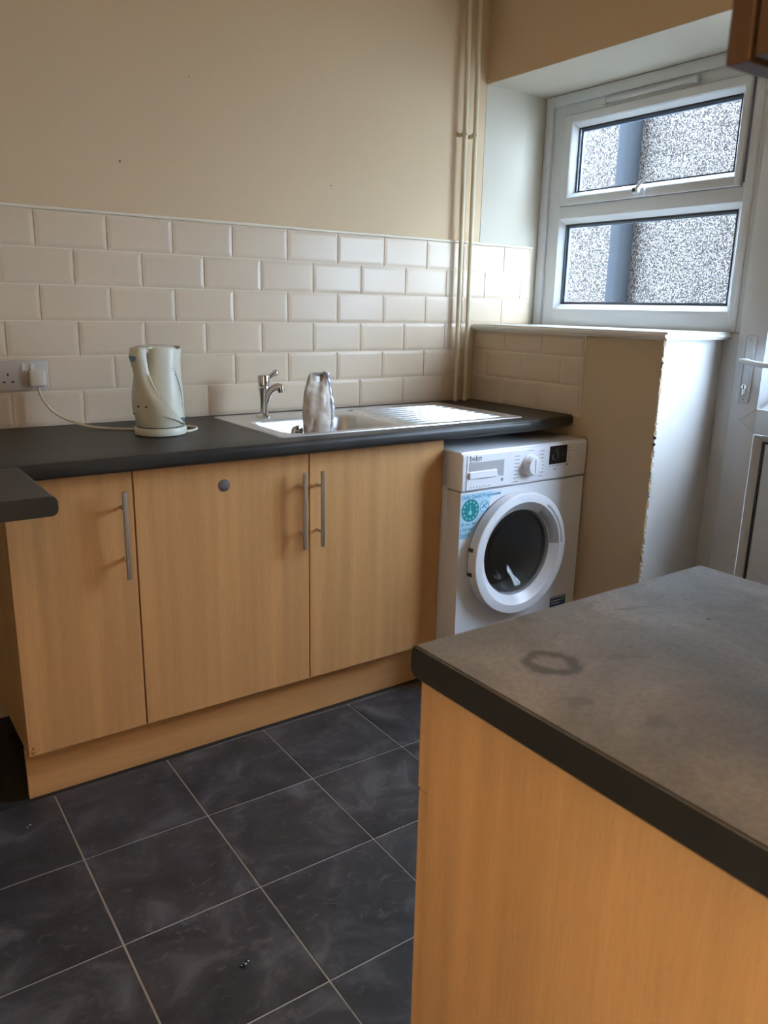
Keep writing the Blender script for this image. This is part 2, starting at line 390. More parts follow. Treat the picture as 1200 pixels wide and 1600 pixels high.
for r in range(6):
    z = ZT-(r+1)*TH; ph = X0+(TW/2 if r % 2 else 0); xe = 1.955 if r < 3 else XR-.004
    k = math.floor((XL-ph)/TW)
    while ph+k*TW < xe-.004:
        a, b = max(ph+k*TW, XL+.001), min(ph+(k+1)*TW, xe); k += 1
        if b-a < .012: continue
        # the courses turn the corner at the pipes with a cut tile
        metro(wb, b-a, TH, (a, -.002, z), 'y')
obj('grout', B(XR-.0035, XR, -.004, -.592, .905, SZ-.024), GROUT, wr)
for r in (3, 4, 5):
    z = ZT-(r+1)*TH; ph = .185-TW+(TW/2 if r == 4 else 0)
    k = -1; h = TH if r > 3 else SZ-.026-(ZT-4*TH)
    while ph+k*TW < .59:
        a, b = max(ph+k*TW, .011), min(ph+(k+1)*TW, .592); k += 1
        if b-a < .012: continue
        metro(wr, b-a, h, (XR-.001, -a, z), 'x')
tube_bm = bmesh.new(); box(tube_bm, XL, 1.955, 0, -.0105, ZT+.001, ZT+.010, .003)
struct('trim_1', tube_bm, TRIM, 'thin cream trim capping the wall tiles')
for x, z, q in ((.228, 1.678, .003), (.959, 1.681, .0022), (.453, 1.941, .0018)):
    obj('nail_hole', lathe(bmesh.new(), [(q, 0), (q, .0012)], (x, 0, z), (0, -1, 0), 8), INK, wb)
# sill
bm = bmesh.new()
out = [(XW+.0, -.002), (XR-.002, -.002), (XR-.028, -.006), (XR-.030, -.015), (XR-.030, -.925), (XR-.026, -.933), (XR-.018, -.936)]
for k in range(9):
    t = k/8; out.append((XR-.018+t*(XW-.0-XR+.018), -.936-.016*math.sin(t*PI*.9)-.004*t))
prism(bm, out, 'z', SZ-.024, SZ)
bmesh.ops.bevel(bm, geom=[e for e in bm.edges if abs(e.verts[0].co.z-e.verts[1].co.z) < 1e-5], offset=.008, segments=3, affect='EDGES')
struct('trim_2', bm, SILL, 'cream painted window sill with a rounded nose', smooth=40)

# ---------------------------------------------------------------- window
wi = thing('window_1', 'white plastic window with a top hung sash over a fixed pane', 'window', (XW, -.5, SZ), kind='structure')
def ring(bm, y0, y1, z0, z1, w, x0, x1, bev=.003):
    """Rectangular frame, members of width w (left, right, bottom, top), x0 the room side."""
    l, r, b, t = w
    box(bm, x0, x1, y0, y0-l, z0, z1, bev); box(bm, x0, x1, y1+r, y1, z0, z1, bev)
    box(bm, x0+.0003, x1, y0-l+.004, y1+r-.004, z0, z0+b, bev); box(bm, x0+.0003, x1, y0-l+.004, y1+r-.004, z1-t, z1, bev)
def bead(bm, y0, y1, z0, z1, w, xr, xg):
    """Sloping glazing bead round an opening."""
    o = [(y0, z0), (y1, z0), (y1, z1), (y0, z1)]; i = [(y0-w, z0+w), (y1+w, z0+w), (y1+w, z1-w), (y0-w, z1-w)]
    A = [bm.verts.new((xr, *q)) for q in o]; D = [bm.verts.new((xr+.004, y+(-.004 if k in (0, 3) else .004), z+(.004 if k < 2 else -.004))) for k, (y, z) in enumerate(o)]
    Bv = [bm.verts.new((xg, *q)) for q in i]; Cc = [bm.verts.new((xg+.012, *q)) for q in i]
    for P_, Q in ((A, D), (D, Bv), (Bv, Cc)):
        for k in range(4): bm.faces.new((P_[k], P_[(k+1) % 4], Q[(k+1) % 4], Q[k]))
    bmesh.ops.recalc_face_normals(bm, faces=bm.faces[:])
bm = bmesh.new(); ring(bm, -.045, -.935, SZ-.004, 2.068, (.062, .022, .071, .052), XW-.006, XW+.06)
box(bm, XW-.0055, XW+.06, -.10, -.92, 1.640, 1.700, .003)
obj('frame', bm, PVC, wi, 30)
bm = bmesh.new(); box(bm, XW-.018, XW+.03, -.0045, -.045, SZ-.002, 2.108, .003)
box(bm, XW-.018, XW+.03, -.045, -.93, 2.068, 2.108, .003); obj('cover_strip', bm, PVC, wi, 30)
obj('head_filler', B(XW-.008, XW+.2, -.93, -1.93, 2.03, SOF), PVCD, wi)
bm = bmesh.new(); bead(bm, -.107, -.913, SZ+.067, 1.640, .020, XW-.005, XW+.016); obj('glazing_bead', bm, PVC, wi)
bm = bmesh.new(); ring(bm, -.127, -.893, SZ+.087, 1.620, (.006, .004, .003, .007), XW+.016, XW+.022, 0); obj('gasket', bm, RUBBER, wi)
bm = bmesh.new(); ring(bm, -.130, -.890, SZ+.088, 1.616, (.012, .009, .008, .010), XW+.024, XW+.036, 0); obj('spacer', bm, SPACER, wi)
obj('pane', B(XW+.022, XW+.026, -.127, -.893, SZ+.08, 1.62), GLASS, wi)
sa = obj('sash', B(0, 0, 0, 0, 0, 0) if False else (lambda b: (ring(b, -.112, -.905, 1.690, 2.026, (.040, .022, .030, .030), XW-.020, XW+.05, .004), b)[1])(bmesh.new()), PVC, wi, 30)
bm = bmesh.new(); bead(bm, -.152, -.883, 1.720, 1.996, .018, XW-.019, XW+.006); obj('glazing_bead', bm, PVCD, sa)
bm = bmesh.new(); ring(bm, -.170, -.865, 1.738, 1.978, (.006, .004, .003, .006), XW+.006, XW+.012, 0); obj('gasket', bm, RUBBER, sa)
bm = bmesh.new(); ring(bm, -.173, -.862, 1.739, 1.974, (.012, .009, .006, .010), XW+.016, XW+.028, 0); obj('spacer', bm, SPACER, sa)
obj('pane', B(XW+.012, XW+.016, -.170, -.865, 1.736, 1.98), GLASS, sa)
bm = bmesh.new(); ring(bm, -.1085, -.9085, 1.6865, 2.0295, (.0036,)*4, XW-.0085, XW+.03, 0); obj('sash_shadow_line', bm, INKG, sa)  # grey ring drawn as the shadow line round the sash
# trickle vent, handle
bm = bmesh.new(); box(bm, XW-.022, XW-.005, -.30, -.70, 2.040, 2.056, .004); box(bm, XW-.028, XW-.006, -.295, -.315, 2.036, 2.058, .004); box(bm, XW-.028, XW-.006, -.685, -.705, 2.036, 2.058, .004)
obj('trickle_vent', bm, PVC, wi, 40)
bm = bmesh.new(); box(bm, XW-.032, XW-.019, -.485, -.535, 1.692, 1.722, .005)
box(bm, XW-.052, XW-.030, -.495, -.522, 1.700, 1.722, .005)
hw = obj('handle', bm, PVC, sa, 40)
bm = bmesh.new(); tube(bm, [(XW-.044, -.505, 1.712), (XW-.05, -.53, 1.732), (XW-.05, -.592, 1.768)], [.0065, .0055, .005])
obj('lever', bm, PVCD, wi, 40)
obj('keyhole', lathe(bmesh.new(), [(.0065, 0), (.0065, .003)], (XW-.052, -.506, 1.711), (-1, 0, 0), 16), INK, wi)

# ---------------------------------------------------------------- door
dr = thing('door_1', 'white plastic back door with glazed upper half and lever handle', 'door', (XW, -1.4, 0), kind='structure')
bm = bmesh.new(); XD = XW-.012
box(bm, XD-.006, XW+.06, -.9165, -.974, 0, SZ-.002, .004); box(bm, XD-.006, XW+.06, -.936, -.974, SZ-.002, 2.03, .004)
box(bm, XD-.010, XD, -.944, -.958, SZ, 2.03, .003)
box(bm, XD, XW+.06, -1.88, -1.93, 0, 2.03, .004); box(bm, XD+.0004, XW+.06, -.97, -1.89, 1.985, 2.03, .004)
box(bm, XD+.0004, XW+.06, -.97, -1.89, 0, .05, .004)
obj('door_frame', bm, PVCD, dr, 30)
bm = bmesh.new(); xa, xb = XD-.018, XD+.04
Y0, Y1 = -.979, -1.876
box(bm, xa, xb, Y0, Y0-.100, .055, 1.98, .004); box(bm, xa, xb, Y1+.100, Y1, .055, 1.98, .004)
for z0, z1 in ((.055, .16), (.886, .972), (1.885, 1.98)): box(bm, xa+.0004, xb, Y0-.096, Y1+.096, z0, z1, .004)
# V shaped welds of the middle rail
leaf = obj('leaf', bm, PVC, dr, 30)
bm = bmesh.new()
for s, yy in ((1, Y0-.100), (-1, Y1+.100)):
    for z0, z1 in ((.886, .929), (.972, .929)):
        tube(bm, [(xa-.0001, yy, z0), (xa-.0001, yy+s*.058, z1)], .0012, 5)
obj('weld_seam', bm, APPLG, leaf)
bm = bmesh.new(); bead(bm, Y0-.100, Y1+.100, .972, 1.885, .024, xa+.001, xa+.024); bead(bm, Y0-.100, Y1+.100, .16, .886, .024, xa+.001, xa+.024)
obj('glazing_bead', bm, PVC, leaf)
bm = bmesh.new(); ring(bm, Y0-.124, Y1+.124, .996, 1.861, (.006,)*4, xa+.024, xa+.03, 0); ring(bm, Y0-.122, Y1+.122, .182, .864, (.008,)*4, xa+.020, xa+.03, 0)
obj('gasket', bm, RUBBER, leaf)
obj('pane', B(xa+.028, xa+.034, Y0-.124, Y1+.124, .99, 1.87), GLASS, leaf)
obj('lower_panel', B(xa+.024, xa+.04, Y0-.130, Y1+.130, .19, .856, bev=.003), PVC, leaf)
hp = obj('handle_plate', B(xa-.009, xa, -1.012, -1.046, .985, 1.212, bev=.0085, seg=4), PVC, dr, 50)
bm = bmesh.new(); tube(bm, [(xa-.004, -1.029, 1.128), (xa-.045, -1.029, 1.128)], .0095, 14)
tube(bm, smooth_path([(xa-.043, -1.020, 1.128), (xa-.048, -1.045, 1.127), (xa-.048, -1.10, 1.120), (xa-.046, -1.155, 1.122)]), .009, 14)
obj('lever', bm, PVC, hp, 50)
bm = bmesh.new(); lathe(bm, [(.0085, 0), (.0085, .006)], (xa-.009, -1.029, 1.042), (-1, 0, 0), 20); box(bm, xa-.015, xa-.009, -1.024, -1.034, 1.012, 1.04, .002)
obj('lock_cylinder', bm, CHROME, hp, 40)
obj('keyhole', B(xa-.0158, xa-.0148, -1.027, -1.031, 1.034, 1.048), INK, hp)
bm = bmesh.new()
for z in (1.198, 1.000): lathe(bm, [(.004, 0), (.003, .0015)], (xa-.0088, -1.029, z), (-1, 0, 0), 12)
obj('screw', bm, SATIN, hp)

# ---------------------------------------------------------------- outside
bm = B(3.02, 3.2, -1.40, 2.4, -.2, 2.46)
tag(struct('wall_neighbour', bm, PEB, 'pebbledashed wall across the side passage'), 'pebbledashed wall across the side passage', 'wall')
struct('passage_floor', B(XW+.05, 9, -7, 4.5, -.3, -.15), CONC, 'concrete floor of the side passage')
struct('passage_sky_blocker', B(XW+.09, 3.2, 2.4, 2.6, -.2, 2.46), PEB, 'unseen pebbledashed wall added to block sky light along the passage')  # unseen wall, added to keep sky light off the downpipe side
dp = thing('downpipe', 'grey downpipe on the pebbledashed wall outside the window', 'pipe', (2.955, .345, -.15))
obj('pipe', tube(bmesh.new(), [(2.955, .345, -.15), (2.955, .345, 2.44)], .057, 24), DOWN, dp, 40)
bm = bmesh.new(); lathe(bm, [(.060, 0), (.066, .004), (.066, .05), (.060, .054)], (2.955, .345, 1.05), (0, 0, 1), 24); obj('collar', bm, DOWN, dp, 40)
bm = bmesh.new(); box(bm, 2.99, 3.021, .255,   .435, 2.36, 2.41, .004); obj('bracket', bm, DOWN, dp)

# ---------------------------------------------------------------- base units
YD, ZB, ZTOP = -.549, .150, .866
def bar_handle(x, z0, z1, y, parent):
    bm = bmesh.new(); tube(bm, [(x, y-.035, z0), (x, y-.035, z1)], .0062, 14)
    for z in (z0+.045, z1-.045): tube(bm, [(x, y+.001, z), (x, y-.035, z)], .0045, 10)
    return obj('handle', bm, SATIN, parent, 40)
def carcass(parent, x0, x1, yf, yb, m=WOOD_V):
    bm = bmesh.new(); t = .018
    box(bm, x0, x0+t, yf, yb, ZB, .868); box(bm, x1-t, x1, yf, yb, ZB, .868); box(bm, x0+t, x1-t, yf, yb, ZB, ZB+t)
    s = 1 if yb > yf else -1
    box(bm, x0+t, x1-t, yb-s*.01, yb-s*.004, ZB+t, .868); box(bm, x0+t, x1-t, yf, yf+s*.1, .85, .868)
    return obj('carcass', bm, m, parent)
u1 = thing('base_cabinet', 'narrow beech base cabinet with one door beside the short worktop', 'cabinet', (-.12, -.28, ZB))
carcass(u1, -.269, .034, YD+.019, -.02)
d = obj('door', B(-.269, .0335, YD, YD+.018, ZB, ZTOP, bev=.0012), WOOD_V, u1, label='beech door chipped at its lower corner')
bar_handle(.002, .590, .818, YD, d)
bm = bmesh.new()
for k in range(9): 
    a, z = -.266+random.random()*.02, ZB+.003+random.random()*.022; s = random.uniform(.001, .003); box(bm, a, a+s, YD-.0006, YD+.001, z, z+s*1.6)
obj('chipped_corner', bm, mat('swollen_chipboard', (.18, .10, .04), .9), d, kind='stuff')
u2 = thing('sink_cabinet', 'wide two door beech base cabinet under the sink', 'cabinet', (.55, -.28, ZB))
carcass(u2, .036, 1.056, YD+.019, -.02)
d = obj('door', B(.0375, .5495, YD, YD+.018, ZB, ZTOP, bev=.0012), WOOD_V, u2, label='beech door with a grey round cap near its top')
bar_handle(.517, .585, .814, YD, d)
bm = bmesh.new(); lathe(bm, [(.017, 0), (.017, .0015), (.0155, .0025)], (.284, YD, .797), (0, -1, 0), 32)
bmk = bmesh.new(); tube(bmk, [(.372, YD-.0002, .272), (.381, YD-.0002, .277), (.388, YD-.0002, .276), (.396, YD-.0002, .279)], .0010, 5); obj('scuff_mark', bmk, INKG, d)
c = obj('round_cap', bm, mat('grey_cap', (.12, .115, .115), .5), d, 40)
obj('keyhole', B(.280, .286, YD-.004, YD-.002, .783, .787), CHROME, d)
d = obj('door', B(.5535, 1.056, YD, YD+.018, ZB, ZTOP, bev=.0012), WOOD_V, u2)
bar_handle(.577, .585, .812, YD, d)
pl = obj('plinth', B(-.270, 1.056, YD+.050, YD+.066, .001, ZB-.003, bev=.001), WOOD_H)
tag(pl, 'long beech plinth board under the sink run of cabinets', 'plinth')
# feet under the open end of the run
for k, (x, y) in enumerate(((-.22, -.10), (-.22, -.42), (.0, -.10))):
    bm = bmesh.new(); lathe(bm, [(.030, 0), (.030, .006), (.018, .012), (.018, .135), (.028, .14), (.028, .149)], (x, y, .0005), (0, 0, 1), 20)
    obj('foot', bm, BLACKF, u1, 40)

# ---------------------------------------------------------------- worktops
def nose(y_back, y_front, z0=.870, z1=.910, n=6, r=.014):
    """Cross-section (y, z) of a worktop with a rounded front."""
    q = [(y_back, z1)]
    for k in range(n+1):
        a = PI/2*k/n; q.append((y_front+r-r*math.sin(a), z1-r+r*math.cos(a)))
    for k in range(n+1):
        a = PI/2*k/n; q.append((y_front+r-r*math.cos(a), z0+r-r*math.sin(a)))
    q.append((y_back, z0)); return q
SX0, SX1, SY0, SY1 = .470, 1.430, -.055, -.533       # sink outline
bm = bmesh.new()
prism(bm, nose(-.520, -.605), 'x', XL+.002, 1.395)
# the end by the wall is trimmed back at a slight angle
q = nose(-.520, -.605); va = [bm.verts.new((1.395, y, z)) for y, z in q]; vb = [bm.verts.new((XR-.004, y+(.0 if y > -.53 else .042), z)) for y, z in q]
for i in range(len(q)): bm.faces.new((va[i], vb[i], vb[(i+1) % len(q)], va[(i+1) % len(q)]))
bm.faces.new(va); bm.faces.new(vb[::-1])
box(bm, XL+.002, SX0+.02, -.520, -.001, .870, .910); box(bm, SX1-.02, XR-.004, -.520, -.001, .870, .910)
box(bm, SX0+.02, SX1-.02, SY0-.01, -.001, .870, .910)
bmesh.ops.recalc_face_normals(bm, faces=bm.faces[:])
wt = obj('worktop', bm, TOP, None, 35); tag(wt, 'long charcoal laminate worktop running under kettle and sink', 'worktop')
bm = bmesh.new(); q = nose(0, .62); r = .014
prof = [(XL+.002, .910)]+[(-.233-r+r*math.sin(PI/2*k/6), .910-r+r*math.cos(PI/2*k/6)) for k in range(7)]+[(-.233-r+r*math.cos(PI/2*k/6), .870+r-r*math.sin(PI/2*k/6)) for k in range(7)]+[(XL+.002, .870)]
prism(bm, prof, 'y', -.6055, -.935)
w2 = obj('worktop', bm, TOP, None, 35); tag(w2, 'short charcoal worktop stub jutting out from the corner over the open gap', 'worktop')

# ---------------------------------------------------------------- sink
sk = thing('sink', 'stainless steel sink with ridged drainer set in the worktop', 'sink', (.95, -.29, .910))
BX0, BX1, BY0, BY1 = .525, .925, -.185, -.485
def rrect(x0, x1, y0, y1, r, n=6):
    x0, x1 = min(x0, x1), max(x0, x1); y0, y1 = min(y0, y1), max(y0, y1); o = []
    for cx, cy, a0 in ((x1-r, y1-r, 0), (x0+r, y1-r, 90), (x0+r, y0+r, 180), (x1-r, y0+r, 270)):
        for k in range(n+1): a = math.radians(a0+90*k/n); o.append((cx+r*math.cos(a), cy+r*math.sin(a)))
    return o
def bridge(bm, loops, flip=False, close=None):
    vs = [[bm.verts.new(pnt) for pnt in L] for L in loops]; n = len(vs[0])
    for a, b in zip(vs, vs[1:]):
        for k in range(n): bm.faces.new((a[k], a[(k+1) % n], b[(k+1) % n], b[k]))
    if close: bm.faces.new(vs[-1])
    return vs
L = lambda ins, z, r: [(x, y, z) for x, y in rrect(SX0+ins, SX1-ins, SY0-ins, SY1+ins, r)]
bm = bmesh.new(); Bw = lambda ins, z, r: [(x, y, z) for x, y in rrect(BX0+ins, BX1-ins, BY0-ins, BY1+ins, r)]
DX0, DX1, DY0, DY1 = .965, 1.392, -.105, -.492
rim = bridge(bm, [L(0, .9102, .012), L(.001, .913, .012), L(.006, .9135, .012), L(.010, .9118, .012), L(.0125, .9112, .004)])
# deck: three strips round the bowl, joined to the rim
def quad(a, b, c_, d_): bm.faces.new([bm.verts.new(v) for v in (a, b, c_, d_)])
zi = .9112; i = .0125
XM = .945
bowl = bridge(bm, [Bw(-.004, zi, .060), Bw(0, zi-.0015, .058), Bw(.006, zi-.012, .055), Bw(.018, zi-.13, .05), Bw(.045, zi-.148, .04), Bw(.12, zi-.152, .02)], close=True)
# deck: a cell round the bowl and a cell round the drainer
def cell(x0, x1, r_a, inner): bridge(bm, [[(x, y, zi) for x, y in rrect(x0, x1, SY0-i, SY1+i, r_a)], inner])
cell(SX0+i, XM, .004, Bw(-.004, zi, .060))
cell(XM, SX1-i, .004, [(x, y, zi) for x, y in rrect(DX0, DX1, DY0, DY1, .0005)])
bmesh.ops.remove_doubles(bm, verts=bm.verts[:], dist=1e-5); bmesh.ops.recalc_face_normals(bm, faces=bm.faces[:])
o = obj('bowl_and_deck', bm, SINKM, sk, 40)
# ridged drainer
bm = bmesh.new(); ny, nx = 180, 20; g = []
for a in range(ny+1):
    y = DY0+(DY1-DY0)*a/ny; row = []
    for b in range(nx+1):
        x = DX0+(DX1-DX0)*b/nx; t = a/ny*9.0
        w = math.exp(-(((t % 1)-.5)*43/6.0)**2)
        e = min(1, min(b, nx-b)/1.2)
        row.append(bm.verts.new((x, y, zi-.004*e+.0075*e*w)))
    g.append(row)
for a in range(ny):
    for b in range(nx): bm.faces.new((g[a][b], g[a][b+1], g[a+1][b+1], g[a+1][b]))
bmesh.ops.recalc_face_normals(bm, faces=bm.faces[:]); obj('drainer', bm, mat('polished_drainer', (.72, .72, .72), .22, 1), sk, 60)
# overflow in the back wall of the bowl
bm = bmesh.new(); lathe(bm, [(.019, 0), (.019, .003), (.0165, .005)], (.712, BY0-.0125, .868), (0, -1, .09), 32); of = obj('overflow', bm, CHROME, sk, 40)
bm = bmesh.new()
for k in range(4):
    a = PI/2*k+.5; lathe(bm, [(.0052, 0), (.0052, .0008)], (.712+.0095*math.cos(a), BY0-.0177, .868+.0095*math.sin(a)), (0, -1, .09), 14)
obj('overflow_hole', bm, DARK, of)
bm = bmesh.new(); lathe(bm, [(.036, 0), (.036, .002), (.024, .003)], (.725, -.335, zi-.1522), (0, 0, 1), 32); obj('waste', bm, CHROME, sk, 40)

# ---------------------------------------------------------------- tap
tx, ty = .622, -.128
tp = thing('tap', 'chrome single tap with angled lever at the corner of the sink', 'tap', (tx, ty, .912))
dx, dy = .83, -.56                                  # way the spout points
bm = bmesh.new(); lathe(bm, [(.026, 0), (.026, .003), (.020, .008), (.0125, .013), (.0135, .06), (.017, .085), (.0185, .097), (.0185, .100), (.016, .103), (.019, .106), (.0205, .132), (.019, .137), (.009, .140)], (tx, ty, .9125), (0, 0, 1), 28)
obj('body', bm, CHROME, tp, 40)
bm = bmesh.new(); tube(bm, smooth_path([(tx+dx*.004, ty+dy*.004, .958), (tx+dx*.013, ty+dy*.013, .983), (tx+dx*.030, ty+dy*.030, 1.006), (tx+dx*.047, ty+dy*.047, 1.014), (tx+dx*.058, ty+dy*.058, 1.009)]), [.012]*33, 16)
sp = obj('spout', bm, CHROME, tp, 50)
bm = bmesh.new(); tube(bm, [(tx+dx*.055, ty+dy*.055, 1.014), (tx+dx*.058, ty+dy*.058, .995)], [.0125, .0115], 18); obj('nozzle', bm, CHROME, sp, 40)
bm = bmesh.new(); tube(bm, smooth_path([(tx, ty, 1.036), (tx+.018, ty-.004, 1.045), (tx+.036, ty-.009, 1.056)]), .0085, 14)
bmesh.ops.create_uvsphere(bm, u_segments=16, v_segments=10, radius=.0115, matrix=Matrix.Translation((tx+.038, ty-.010, 1.057)))
obj('lever', bm, CHROME, tp, 50)

# ---------------------------------------------------------------- crumpled pouch standing in the bowl
from mathutils import noise as NZ
pz0, pz1 = .762, 1.068; vx, vy = .80, -.60           # pouch across direction
pc = (.702, -.345)
po = thing('plastic_pouch', 'crumpled silvery plastic pouch standing upright in the sink bowl', 'pouch', (pc[0], pc[1], pz0))
bm = bmesh.new(); nz_, na = 44, 40; rings = []
for a in range(nz_+1):
    t = a/nz_; z = pz0+(pz1-pz0)*t
    hw = .022+.036*math.sin(min(1, t*1.15+.12)*PI*.58); hw *= 1-.40*max(0, (t-.60)/.40)**2.2
    th = .030*(1-.85*t**3)+.004
    sx = -.004*math.sin(t*2.2)
    row = []
    for b in range(na):
        f = 2*PI*b/na; cx_, cy_ = math.cos(f), math.sin(f)
        u = hw*math.copysign(abs(cx_)**.75, cx_)+sx; v = th*math.copysign(abs(cy_)**.9, cy_)
        P3 = Vector((u*18, v*18, z*16)); nn = NZ.noise(P3)*.010+abs(NZ.noise(P3*2.4))*.009
        crease = .006*math.exp(-((u+.006-.05*(t-.72))/.008)**2)*(t > .35)
        horn = .016*(math.exp(-((u-hw*.75)/.010)**2)+.8*math.exp(-((u+hw*.75)/.010)**2))*(t**8)-.006*t**8
        v2 = v+(nn if cy_ < 0 else -nn)+(crease if cy_ < -.1 else 0)
        u2 = u+NZ.noise(Vector((3, v*20, z*22)))*.003
        row.append(bm.verts.new((pc[0]+u2*vx+v2*-vy*1.0*.75, pc[1]+u2*.34*vy+v2*vx, z+horn)))
    rings.append(row)
for a, b in zip(rings, rings[1:]):
    for k in range(na): bm.faces.new((a[k], a[(k+1) % na], b[(k+1) % na], b[k]))
bm.faces.new(rings[0][::-1]); bm.faces.new(rings[-1]); bmesh.ops.recalc_face_normals(bm, faces=bm.faces[:])
seam = [r_[0].co.copy() for r_ in rings]
obj('film', bm, FILM, po, 50)
bm = bmesh.new(); w = [[], []]
for k, q in enumerate(seam):
    e = .008+.0012*math.sin(k*.5)
    w[0].append(bm.verts.new(q+Vector((-.003, -.004, 0)))); w[1].append(bm.verts.new(q+Vector((e, -.004+.003*math.sin(k*1.7), 0))))
for k in range(len(seam)-1): bm.faces.new((w[0][k], w[1][k], w[1][k+1], w[0][k+1]))
so = obj('seam_flap', bm, FILMB, po, 60)
md = so.modifiers.new('thickness', 'SOLIDIFY'); md.thickness = .0012

# ---------------------------------------------------------------- kettle with its cord and plug
kx, ky, kz = .204, -.300, .910
kt = thing('kettle', 'cream plastic jug kettle standing near the double socket', 'kettle', (kx, ky, kz))
ha = math.atan2(-.52, -.85)                          # handle bearing
def sweep_body(prof, n=56, spout=True, bm=None):
    bm = bm or bmesh.new(); rings = []
    for r, h in prof:
        row = []
        for k in range(n):
            a = 2*PI*k/n; dlt = math.cos(a-ha-PI)
            rr = r*(1+.03*math.cos(2*(a-ha))); top = max(0, (h-.17)/.08)
            zz = h
            if spout:
                rr += .020*top*max(0, dlt)**7; zz += .006*top**2*max(0, dlt)**5 + .004*top**2*max(0, -dlt)
            row.append(bm.verts.new((kx+rr*math.cos(a), ky+rr*math.sin(a), kz+zz)))
        rings.append(row)
    for a, b in zip(rings, rings[1:]):
        for k in range(n): bm.faces.new((a[k], a[(k+1) % n], b[(k+1) % n], b[k]))
    bm.faces.new(rings[0][::-1]); bm.faces.new(rings[-1]); bmesh.ops.recalc_face_normals(bm, faces=bm.faces[:]); return bm
body = sweep_body([(.066, .026), (.069, .030), (.0690, .06), (.0675, .10), (.0655, .14), (.0635, .18), (.0630, .21), (.0640, .238), (.0640, .2415), (.0620, .2415), (.0610, .236), (.055, .234), (.01, .236)])
obj('body', body, KET, kt, 50)
obj('power_base', sweep_body([(.068, .002), (.0725, .003), (.0735, .008), (.0735, .019), (.0715, .023), (.06, .0245)], spout=False), KET, kt, 40)
obj('base_seam', sweep_body([(.066, .0235), (.066, .0265)], spout=False), DARK, kt)
obj('lid', sweep_body([(.052, .232), (.053, .240), (.048, .246), (.030, .251), (.004, .253)], spout=False), KET, kt, 50)
# handle: a strap that leaves the lid, stands off the jug and flares round its foot
bm = bmesh.new(); ns, nt_ = 40, 16; O = []; I = []
def lerp(tab, s):
    for (a, va_), (b, vb_) in zip(tab, tab[1:]):
        if s <= b: 
            t = (s-a)/(b-a); t = t*t*(3-2*t); return va_+(vb_-va_)*t
    return tab[-1][1]
for a in range(ns+1):
    s = a/ns
    R = lerp([(0, .026), (.10, .066), (.18, .094), (.26, .101), (.62, .0845), (1, .0745)], s)
    Z = lerp([(0, .252), (.10, .252), (.18, .247), (.26, .228), (.5, .150), (.75, .075), (1, .032)], s) if s < .18 else lerp([(.18, .247), (.26, .228), (1, .030)], s)
    if s >= .26: Z = .228-(s-.26)/.74*(.228-.030)
    A = math.radians(17+(9*(1-s/.18) if s < .18 else 0)+88*max(0, (s-.38)/.62)**1.75)
    ro, ri = [], []
    for b in range(nt_+1):
        t = -1+2*b/nt_; an = ha+A*t
        fall = (.016 if s < .55 else .016-.0125*(s-.55)/.45)*abs(t)**3
        r0 = R-fall*(s > .1)
        if s > .3:
            wq = min(1, (s-.3)/.2)*abs(t)**1.6; r0 = r0*(1-wq)+wq*(.0745+.002*(1-s))
        r1 = max(.02, r0-.010)
        wf = 1.0
        if s < .14: an = ha+math.atan2(.024*t, R)
        if s > .6: Z2 = ((s-.6)/.4)**1.3*.042*(1-abs(t)**1.6)
        else: Z2 = 0
        ro.append(bm.verts.new((kx+r0*math.cos(an), ky+r0*math.sin(an), kz+Z+Z2-(.004*abs(t)**2 if s < .2 else 0))))
        zi_ = Z+Z2-(.010 if s < .2 else 0); r1 = r0-.004 if s < .14 else r1
        ri.append(bm.verts.new((kx+r1*math.cos(an), ky+r1*math.sin(an), kz+zi_-(.004*abs(t)**2 if s < .2 else 0))))
    O.append(ro); I.append(ri)
for a in range(ns):
    for b in range(nt_):
        bm.faces.new((O[a][b], O[a][b+1], O[a+1][b+1], O[a+1][b])); bm.faces.new((I[a][b], I[a+1][b], I[a+1][b+1], I[a][b+1]))
    for e in (0, nt_): bm.faces.new((O[a][e], O[a+1][e], I[a+1][e], I[a][e]))
for a in (0, ns):
    for b in range(nt_): bm.faces.new((O[a][b], I[a][b], I[a][b+1], O[a][b+1]))
bmesh.ops.recalc_face_normals(bm, faces=bm.faces[:]); hd = obj('handle', bm, KET, kt, 60)
def kpt(an, r, z): return (kx+r*math.cos(ha+an), ky+r*math.sin(ha+an), kz+z)
def brad(an, z):
    pr = [(.030, .069), (.06, .069), (.10, .0675), (.14, .0655), (.18, .0635), (.21, .0630), (.24, .064)]
    for (a, va_), (b, vb_) in zip(pr, pr[1:]):
        if z <= b: break
    return (va_+(vb_-va_)*(z-a)/(b-a))*(1+.03*math.cos(2*an))
# switch window in the handle, two screws, gauge crescents and marks
bm = bmesh.new(); vs = []
for k in range(20):
    a = 2*PI*k/20; u = .0115*math.cos(a)*(1.0 if math.sin(a) > 0 else .8); w_ = (.004 if math.sin(a) > 0 else .013)*math.sin(a)
    vs.append(bm.verts.new(kpt(math.atan2(u, .10), .1030+w_*.05, .222+w_)))
f = bm.faces.new(vs); ex = bmesh.ops.extrude_face_region(bm, geom=[f]); bmesh.ops.translate(bm, vec=(-.009*math.cos(ha), -.009*math.sin(ha), 0), verts=[v for v in ex['geom'] if isinstance(v, bmesh.types.BMVert)])
bmesh.ops.recalc_face_normals(bm, faces=bm.faces[:]); obj('switch', bm, KETG, hd)
bm = bmesh.new()
for an in (-.10, .22): 
    c0 = Vector(kpt(an, .0795, .086)); dd = Vector((math.cos(ha+an), math.sin(ha+an), 0)); lathe(bm, [(.0026, 0), (.0026, .0025)], c0, dd, 12)
obj('screw_hole', bm, DARK, hd)
bm = bmesh.new(); rows = []
